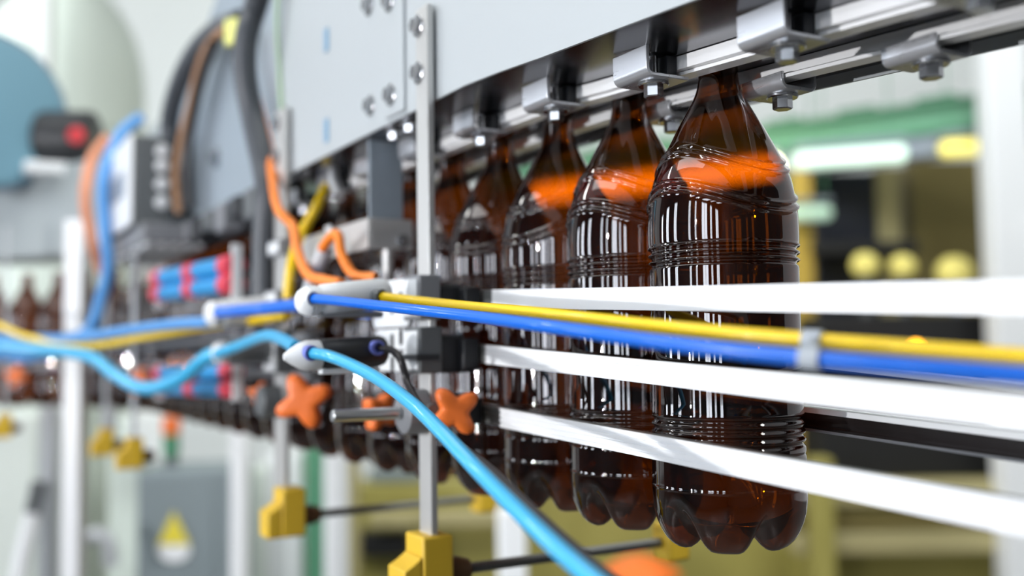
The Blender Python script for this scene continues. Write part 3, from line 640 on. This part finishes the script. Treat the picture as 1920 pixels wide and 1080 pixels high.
# ------------------------------------------------------------------ hall behind
def PV(px, py, d):                                             # point on the upright plane facing the camera's heading at distance d
    r = ray(px, py); return r*(d/(r.x*_F.x+r.y*_F.y))
def vbox(x0, x1, y0, y1, d, depth, mb=None, tofloor=False):   # an upright box facing the camera's heading with its front face at depth d
    mb = mb or MB()
    A, B = PV(x0, 650, d), PV(x1, 650, d); zt = PV((x0+x1)/2, y0, d).z; zb = FLOOR if tofloor else PV((x0+x1)/2, y1, d).z
    n = Vector((_F.x, _F.y, 0))*depth
    a, b = Vector((A.x, A.y, 0)), Vector((B.x, B.y, 0))
    ps = [a, b, b+n, a+n]
    return mb.add([Vector((p.x, p.y, z)) for z in (zb, zt) for p in ps], [(3,2,1,0),(4,5,6,7),(0,1,5,4),(1,2,6,5),(2,3,7,6),(3,0,4,7)])
def bg(name, x0, x1, y0, y1, d, depth, m, label, cat, fl=False, bev=.01, group=None): return one(name, vbox(x0, x1, y0, y1, d, depth, None, fl), M[m], label, cat, group, bevel=bev)
# shell
mb = MB().box((-11, -5.2, FLOOR-.1), (4.2, 8.2, FLOOR)); struct('floor', mb, M['floor'])
struct('wall_dark_added', MB().box((4.2, -5.2, FLOOR), (4.3, 8.2, 3.2)), mat('dark_added_wall', (58,58,60), .7))  # unseen wall added so the bottles mirror something dark on their right
def wallseg(P, Q, z0, z1, th, mb):
    d = (Q-P); d.z = 0; n = Vector((-d.y, d.x, 0)).normalized()*th
    return mb.add([Vector((p.x, p.y, z)) for z in (z0, z1) for p in (P, Q, Q+n, P+n)], [(3,2,1,0),(4,5,6,7),(0,1,5,4),(1,2,6,5),(2,3,7,6),(3,0,4,7)])
wR, wL = PD(2300, 600, 6.3), PD(-700, 600, 10.5)
wR.z = wL.z = 0
mb = wallseg(wR, wL, FLOOR, 3.2, .1, MB())
wb = struct('wall_back', mb, M['wallw'])
# cladding seams on the back wall
mb = MB(); dW = (wL-wR).normalized(); nW = Vector((dW.y, -dW.x, 0))
if nW.dot(wR) > 0: nW = -nW
LW = (wL-wR).length; k = 0
while .15+k*.30 < LW:
    p = wR + dW*(.15+k*.30); mb.box((p.x-.012, p.y-.012, .95), (p.x+.012, p.y+.012, 3.15), 0, None); k += 1
mb.v = [v + nW*.013 for v in mb.v]
struct('trim_1', mb, M['wall'])
# wall opposite with daylight windows (lights the conveyor from the side, mirrored in the bottles)
mb = MB(); YW = -4.0; mb.box((-9, YW-.12, FLOOR), (4, YW, -.25)).box((-9, YW-.12, 1.65), (4, YW, 3.2))
wins = [(-7.2,-6.4),(-5.0,-4.2),(-3.0,-2.45),(-.75,-.45),(.05,.3),(.95,1.75),(2.15,2.5),(3.1,3.7)]
edges = [-9]+[e for w in wins for e in w]+[4]
for i in range(0, len(edges), 2): mb.box((edges[i], YW-.12, -.25), (edges[i+1], YW, 1.65))
struct('wall_front', mb, mat('grey_front_wall', (66,66,70), .7))
for i, (a_, b_) in enumerate(wins):
    t = bpy.data.objects.new('window_%d' % (i+1), None); C.objects.link(t); t.location = ((a_+b_)/2, YW, -.25); t['kind'] = 'structure'; WLOC[t.name] = Vector(t.location)
    obj('pane', MB().box((a_+.04, YW-.07, -.21), (b_-.04, YW-.06, 1.61)), M['pane'], t)
    f = MB().box((a_, YW-.09, -.25), (a_+.04, YW-.03, 1.65)).box((b_-.04, YW-.09, -.25), (b_, YW-.03, 1.65)).box((a_+.04, YW-.09, -.25), (b_-.04, YW-.03, -.21)).box((a_+.04, YW-.09, 1.61), (b_-.04, YW-.03, 1.65)).box(((a_+b_)/2-.02, YW-.058, -.21), ((a_+b_)/2+.02, YW-.03, 1.61))
    obj('window_frame', f, M['post'], t)
# right of the bottles: green beam, grey beam, lamps, enclosure
def beam(pa, pb, h, w, m, name, label, cat):
    pa, pb = Vector(pa), Vector(pb); d = pb-pa; d.z = 0; n = Vector((-d.y, d.x, 0)).normalized()*w
    if n.dot(pa) < 0: n = -n
    mb = MB().add([p+Vector((0,0,z)) for z in (-h/2, h/2) for p in (pa, pb, pb+n, pa+n)], [(3,2,1,0),(4,5,6,7),(0,1,5,4),(1,2,6,5),(2,3,7,6),(3,0,4,7)])
    return one(name, mb, M[m], label, cat, bevel=.008)
zb_ = PD(1920, 195, 4.4).z
def level(px, py, z): r = ray(px, py); return r*(z/r.z)
ga, gb = level(1990, 184, zb_), level(900, 338, zb_)
t = thing('green_beam', 'long green steel beam under the pale cladding, upper right', 'beam', ga.lerp(gb, .5)-Vector((0,0,.1)))
def bm2(mb, pa, pb, z0, z1, o0, o1):
    d = (pb-pa); d.z = 0; n = Vector((-d.y, d.x, 0)).normalized()
    if n.dot(pa) < 0: n = -n
    return mb.add([Vector((p.x, p.y, pa.z+z)) for z in (z0, z1) for p in (pa+n*o0, pb+n*o0, pb+n*o1, pa+n*o1)], [(3,2,1,0),(4,5,6,7),(0,1,5,4),(1,2,6,5),(2,3,7,6),(3,0,4,7)])
obj('web', bm2(MB(), ga, gb, -.062, .062, .06, .075), M['green'], t)
obj('upper_flange', bm2(MB(), ga, gb, .062, .075, 0, .14), M['green'], t)
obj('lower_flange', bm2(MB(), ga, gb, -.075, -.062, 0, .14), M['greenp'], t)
for i in range(9):
    p = ga.lerp(gb, .02+i*.115); obj('stub', bm2(MB(), p, ga.lerp(gb, .02+i*.115+.055), .0752, .098, .02, .10), M['greens'], t)
one('grey_beam', bm2(MB(), ga, gb, -.18, -.0755, .02, .12), M['conduitg'], 'grey steel beam directly below the green beam', 'beam', bevel=.008)
def tube_lamp(px0, py0, px1, py1, d0, m, label, h=.10, rods=True):
    a_ = PD(px0, py0, d0); r = ray(px1, py1); b_ = r*(a_.z/r.z)
    t = thing('tube_lamp', label, 'lamp', a_.lerp(b_, .5), 'lamps in the hall behind')
    ax = (b_-a_).normalized()
    obj('diffuser', MB().cyl(a_, b_, h/2, 20, .02), M[m], t)
    obj('housing', bm2(MB(), a_+Vector((0,0,h/2+.012)), b_+Vector((0,0,h/2+.012)), 0, .02, -.04, .04), M['conduitg'], t)
    if rods:
        for f in (.15, .85):
            p = a_.lerp(b_, f); obj('hanger', MB().cyl((p.x, p.y, p.z+h/2+.06), (p.x, p.y, 3.2), .003, 8), M['greenp'], t)
    return t
tube_lamp(1700, 287, 1490, 302, 4.4, 'lampw', 'greenish-white tube lamp right of the nearest bottle, under the green beam', .075)
tube_lamp(1462, 312, 1000, 366, 4.6, 'lampx', 'bright tube lamp glowing orange through the amber bottles', .10)
tube_lamp(1868, 274, 1762, 280, 4.5, 'lampy', 'short yellow lit lamp left of the white column at right', .075)
tube_lamp(2000, 262, 1914, 268, 4.5, 'lampy', 'yellow lit lamp cut by the right edge of the picture', .075)
tube_lamp(1560, 398, 1470, 402, 4.85, 'lampref', 'dim greenish lamp reflection, built glowing, behind the right edge of the nearest bottle', .07)  # reflection of a lamp, put in as a dim glowing tube
bg('white_column', 1872, 1950, -300, 0, 4.2, .12, 'post', 'broad white column at the right edge, behind the rails', 'column', True)
bg('ochre_column', 1496, 1532, 318, 0, 4.95, .1, 'ochre', 'ochre column just right of the nearest bottle', 'column', True)
bg('dark_machine', 1534, 1652, 322, 0, 5.15, .5, 'darkblue', 'dark blue-black machine front behind the ochre column', 'machine', True)
bg('olive_cabinet', 1655, 1700, 312, 0, 5.15, .3, 'beige', 'narrow beige cabinet between the dark machine and the olive one', 'cabinet', True)
bg('olive_cabinet', 1722, 1858, 300, 0, 5.2, .4, 'olive', 'wide olive cabinet left of the white column', 'cabinet', True)
bg('dark_machine', 1380, 1494, 322, 0, 5.2, .5, 'dark', 'dark machine front behind the nearest bottle', 'machine', True)
bg('olive_cabinet', 1180, 1378, 312, 0, 5.3, .4, 'olive', 'olive cabinet seen through the second bottle', 'cabinet', True)
bg('dark_shelf', 1532, 1866, 590, 898, 4.6, .3, 'dark', 'black machine block behind the rails at right', 'machine')
bg('dark_shelf', 1532, 1730, 452, 476, 4.9, .2, 'dark', 'black ledge under the dark blue machine front', 'machine')
for px, py, r, lab in ((1622, 497, .062, 'left'), (1692, 500, .060, 'middle'), (1790, 512, .085, 'right')):
    p = PD(px, py, 4.75); t = thing('round_lamp', lab+' glowing yellow round lamp above the top white rail', 'lamp', (p.x, p.y, PV(1700,590,4.6).z+.001), 'glowing round lamps at right'); obj('globe', MB().sphere(p, r, 20, (1,1,.95)), M['lampb'], t); obj('stand', MB().cyl((p.x, p.y, PV(1700,590,4.6).z+.001), (p.x, p.y, p.z-r*.93), .02, 12), M['dgrey'], t)
p = PD(1718, 650, 4.3); one('small_lamp', MB().sphere(p, .018, 16), emit('lamp_point', (255,165,20), 9), 'small orange indicator light between the top and middle white rails', 'lamp')
# lower right clutter
bg('machine_base', 1500, 1885, 903, 1400, 4.5, .4, 'olivey', 'olive-yellow machine base below the lowest rail at right', 'machine', True)
bg('beige_beam', 1480, 1890, 1000, 1040, 4.3, .12, 'beige', 'upper beige crossbeam at lower right', 'beam', False)
bg('beige_beam', 1480, 1890, 905, 950, 4.3, .12, 'beige', 'lower right beige crossbeam just below the lowest white rail', 'beam', False)
bg('dark_beam', 1480, 1890, 962, 990, 4.35, .1, 'olive', 'dark olive crossbeam between the two beige beams', 'beam', False)
bg('ochre_column', 1516, 1556, 860, 0, 4.15, .1, 'olivey', 'yellow-olive leg below the rails, right of the nearest bottle', 'column', True)
bg('machine_base', 655, 1490, 905, 1400, 4.8, .3, 'olivey', 'long olive-yellow machine base below the bottles', 'machine', True)
bg('machine_base', 700, 1490, 760, 900, 5.78, .3, 'olive', 'dull olive machine top behind the bottle bottoms', 'machine', True)
bg('beige_beam', 690, 950, 960, 990, 4.6, .1, 'beige', 'beige crossbeam left of the white leg, below the bottles', 'beam')
bg('dark_recess', 658, 760, 1000, 1045, 4.68, .1, 'dark', 'dark opening in the olive-yellow machine base', 'opening')
bg('grey_block', 690, 790, 880, 905, 4.85, .1, 'cab', 'grey block on the olive-yellow machine base', 'block')
mb = MB().lathe(PD(1200, 1062, 4.2)-Vector((0,0,.05)), (0,0,1), [(0,.14),(.02,.17),(.06,.12),(.09,.05)], 24); one('orange_cover', mb, M['orange'], 'blurred orange cover below the bottles', 'cover')
bg('white_upright', 928, 982, 955, 0, 2.6, .07, 'post', 'white square leg right of the sharp post, below the bottles', 'leg', True)
bg('white_upright', 606, 648, 700, 0, 3.1, .06, 'post', 'white leg right of the green column', 'leg', True)
bg('green_column', 570, 606, 700, 0, 3.6, .1, 'greenp', 'green column behind the rod of the second yellow clamp', 'column', True)
bg('white_upright', 500, 566, 850, 0, 3.7, .1, 'post', 'broad white leg left of the green column', 'leg', True)
bg('beige_column', 649, 668, 860, 0, 3.8, .1, 'beige', 'thin beige column right of the white leg', 'column', True)
bg('white_upright', 430, 461, 780, 0, 2.6, .045, 'post', 'slim white leg right of the grey cabinet', 'leg', True)
bg('white_upright', 118, 151, 412, 0, 2.0, .04, 'post', 'bright white square leg at left, crossed by the blue hoses', 'leg', True, .002)
bg('grey_upright', 74, 104, 760, 0, 2.9, .05, 'pgrey', 'pale grey leg left of the bright white leg', 'leg', True)
bg('grey_upright', 188, 214, 700, 815, 2.9, .04, 'pgrey', 'short grey stub right of the bright white leg', 'leg')
mb = MB().tube([PD(62, 965, 2.8), PD(48, 1020, 2.75), PD(30, 1110, 2.7)], .022, 14); one('slanted_strut', mb, M['post'], 'slanted white strut at the bottom left corner', 'strut')
mb = MB().tube([PD(72, 905, 2.82), PD(66, 935, 2.8), PD(60, 962, 2.79)], .020, 14); one('strut_joint', mb, M['dgrey'], 'dark joint at the top of the slanted strut', 'joint')
# control cabinet with warning sign
t = thing('control_cabinet', 'grey control cabinet with a yellow warning triangle, lower left', 'cabinet', PD(340, 1080, 3.3))
obj('case', vbox(258, 430, 882, 0, 3.3, .3, None, True), M['cab'], t, bevel=.01)
obj('door', vbox(262, 402, 890, 1180, 3.293, .006), M['cab'], t, bevel=.003)
a_ = PD(325, 975, 3.285); 
def tri(px, py, w, h, d, dp): 
    return [PV(px, py-h/2, d), PV(px+w/2, py+h/2, d), PV(px-w/2, py+h/2, d)]
def plate(pts, m, name, lab, parent, th=.004):
    n = -_F*th; mb = MB(); k = len(pts); mb.add([p for p in pts]+[p+n for p in pts], [list(range(k))[::-1], [i+k for i in range(k)]]+[[i, (i+1) % k, (i+1) % k+k, i+k] for i in range(k)])
    return tag(obj(name, mb, m, parent), lab)
plate(tri(326, 990, 60, 62, 3.288, 0), mat('warning_yellow', (232,214,60), .5), 'warning_triangle', 'yellow triangle sign', t)
plate([PV(326+31*math.cos(a)*1, 1032+22*math.sin(a), 3.289) for a in [2*math.pi*i/16 for i in range(16)]], M['white'], 'white_label', 'white label under the triangle', t, .003)
# signal lamp
t = thing('signal_lamp', 'small signal tower with orange over green, above the grey cabinet', 'signal lamp', PD(321, 882, 3.4))
pz = [PD(321, y, 3.4) for y in (878, 855, 815, 782)]
obj('stem', MB().cyl(pz[0], pz[1], .022, 16), M['dgrey'], t)
tag(obj('green_segment', MB().cyl(pz[1], pz[2], .027, 20, .003), M['greenp'], t), 'green segment')
tag(obj('orange_segment', MB().cyl(pz[2], pz[3], .029, 20, .006), M['orange'], t), 'orange segment')
# pale cabinets and machine panels lower left
bg('pale_cabinet', -150, 70, 780, 0, 4.2, .35, 'wall', 'pale green-grey machine housing at the bottom left corner', 'machine', True)
bg('pale_cabinet', 205, 262, 780, 0, 4.2, .3, 'tank', 'narrow pale cabinet between the bright leg and the grey cabinet', 'cabinet', True)
bg('pale_cabinet', 462, 500, 880, 0, 4.0, .3, 'tank', 'narrow pale cabinet right of the slim white leg', 'cabinet', True)
bg('white_duct', 240, 310, 775, 870, 4.0, .2, 'wallw', 'white duct above the pale cabinet, behind the yellow clamp', 'duct')
p = PD(190, 1010, 3.0); hose('pipe_bend', [PD(160,1010,3.0), PD(185,1002,3.0), PD(203,1020,3.0), PD(208,1060,3.0)], .022, M['pgrey'], 'grey pipe bend beside the bright white leg near the bottom', 'pipe')
# tank behind at upper left
tc = PD(120, 400, 5.2); R_ = 142/FPX*5.2
t = thing('storage_tank', 'large pale green-grey domed tank against the wall, upper left', 'tank', (tc.x, tc.y, FLOOR))
zt = PD(120, 165, 5.2).z
pr = [(0, R_)]+[(zt-FLOOR+R_*1.5*math.sin(math.pi/2*i/10), max(.01, R_*math.cos(math.pi/2*i/10))) for i in range(11)]
obj('shell', MB().lathe((tc.x, tc.y, FLOOR), (0,0,1), pr, 48), M['tank'], t, ang=60)
obj('weld_band', MB().lathe((tc.x, tc.y, zt-.25), (0,0,1), [(0, R_+.001), (0, R_+.012), (.03, R_+.012), (.03, R_+.001)], 48), M['tank'], t)
bg('white_pipe', 62, 84, -200, 330, 4.5, .06, 'wallw', 'white vertical pipe left of the domed tank', 'pipe')

# ------------------------------------------------------------------ light
w = bpy.data.worlds.new('world'); S.world = w; w.use_nodes = True
bgn = w.node_tree.nodes['Background']; bgn.inputs[0].default_value = (.93, .97, 1, 1); bgn.inputs[1].default_value = .40
def light(kind, name, loc, tgt, power, size, col=(1,1,1)):
    d = bpy.data.lights.new(name, kind); d.energy = power; d.color = col
    if kind == 'AREA': d.size = size
    else: d.shadow_soft_size = size
    o = bpy.data.objects.new(name, d); C.objects.link(o); o.location = loc
    o.rotation_euler = (Vector(tgt)-Vector(loc)).to_track_quat('-Z', 'Y').to_euler()
    return o
light('POINT', 'flash_lamp', (-.72, -1.65, -.04), (-.6,.4,0), 88, .025, (1,.99,1))
light('POINT', 'work_lamp', (-.1, -1.9, .45), (-.6,.4,0), 22, .03, (1,.97,1))
light('AREA', 'top_fill', (-1.4, -.7, 3.1), (-1.4,.2,0), 62, 3.0, (1,1,.98))  # unseen fill added to brighten the tops of hoses and fittings
light('AREA', 'hall_fill', (-1.2, 2.4, 3.0), (-1.6,4.0,0), 22, 1.6, (.97,1,.98))  # unseen fill added over the background at right
light('AREA', 'hall_fill', (.5, 1.3, 3.0), (-2.2,4.2,-.6), 110, 1.6, (.97,1,.98))  # unseen fill added to light the camera-facing fronts in the hall
light('AREA', 'hall_fill', (-5.0, -2.4, 3.0), (-8,1.2,0), 150, 1.6, (.97,1,.98))  # unseen fill added to brighten the left wall and tank

# ------------------------------------------------------------------ camera
cd = bpy.data.cameras.new('camera'); cam = bpy.data.objects.new('camera', cd); C.objects.link(cam)
Mx = Matrix((( _cr.x, _cu.x, -_fw.x, 0), (_cr.y, _cu.y, -_fw.y, 0), (_cr.z, _cu.z, -_fw.z, 0), (0, 0, 0, 1)))
cam.matrix_world = Mx
cd.sensor_width = 36; cd.lens = 36*FPX/1920; cd.clip_start = .02; cd.clip_end = 100
cd.dof.use_dof = True; cd.dof.focus_distance = .625; cd.dof.aperture_fstop = 2.7
S.camera = cam
S.cycles.transparent_max_bounces = 28; S.cycles.max_bounces = 8; S.cycles.glossy_bounces = 5; S.cycles.sample_clamp_indirect = 6
S.cycles.use_denoising = True
vs = S.view_settings; vs.view_transform = 'Standard'; vs.look = 'None'; vs.gamma = 1; vs.use_curve_mapping = False; vs.exposure = .12
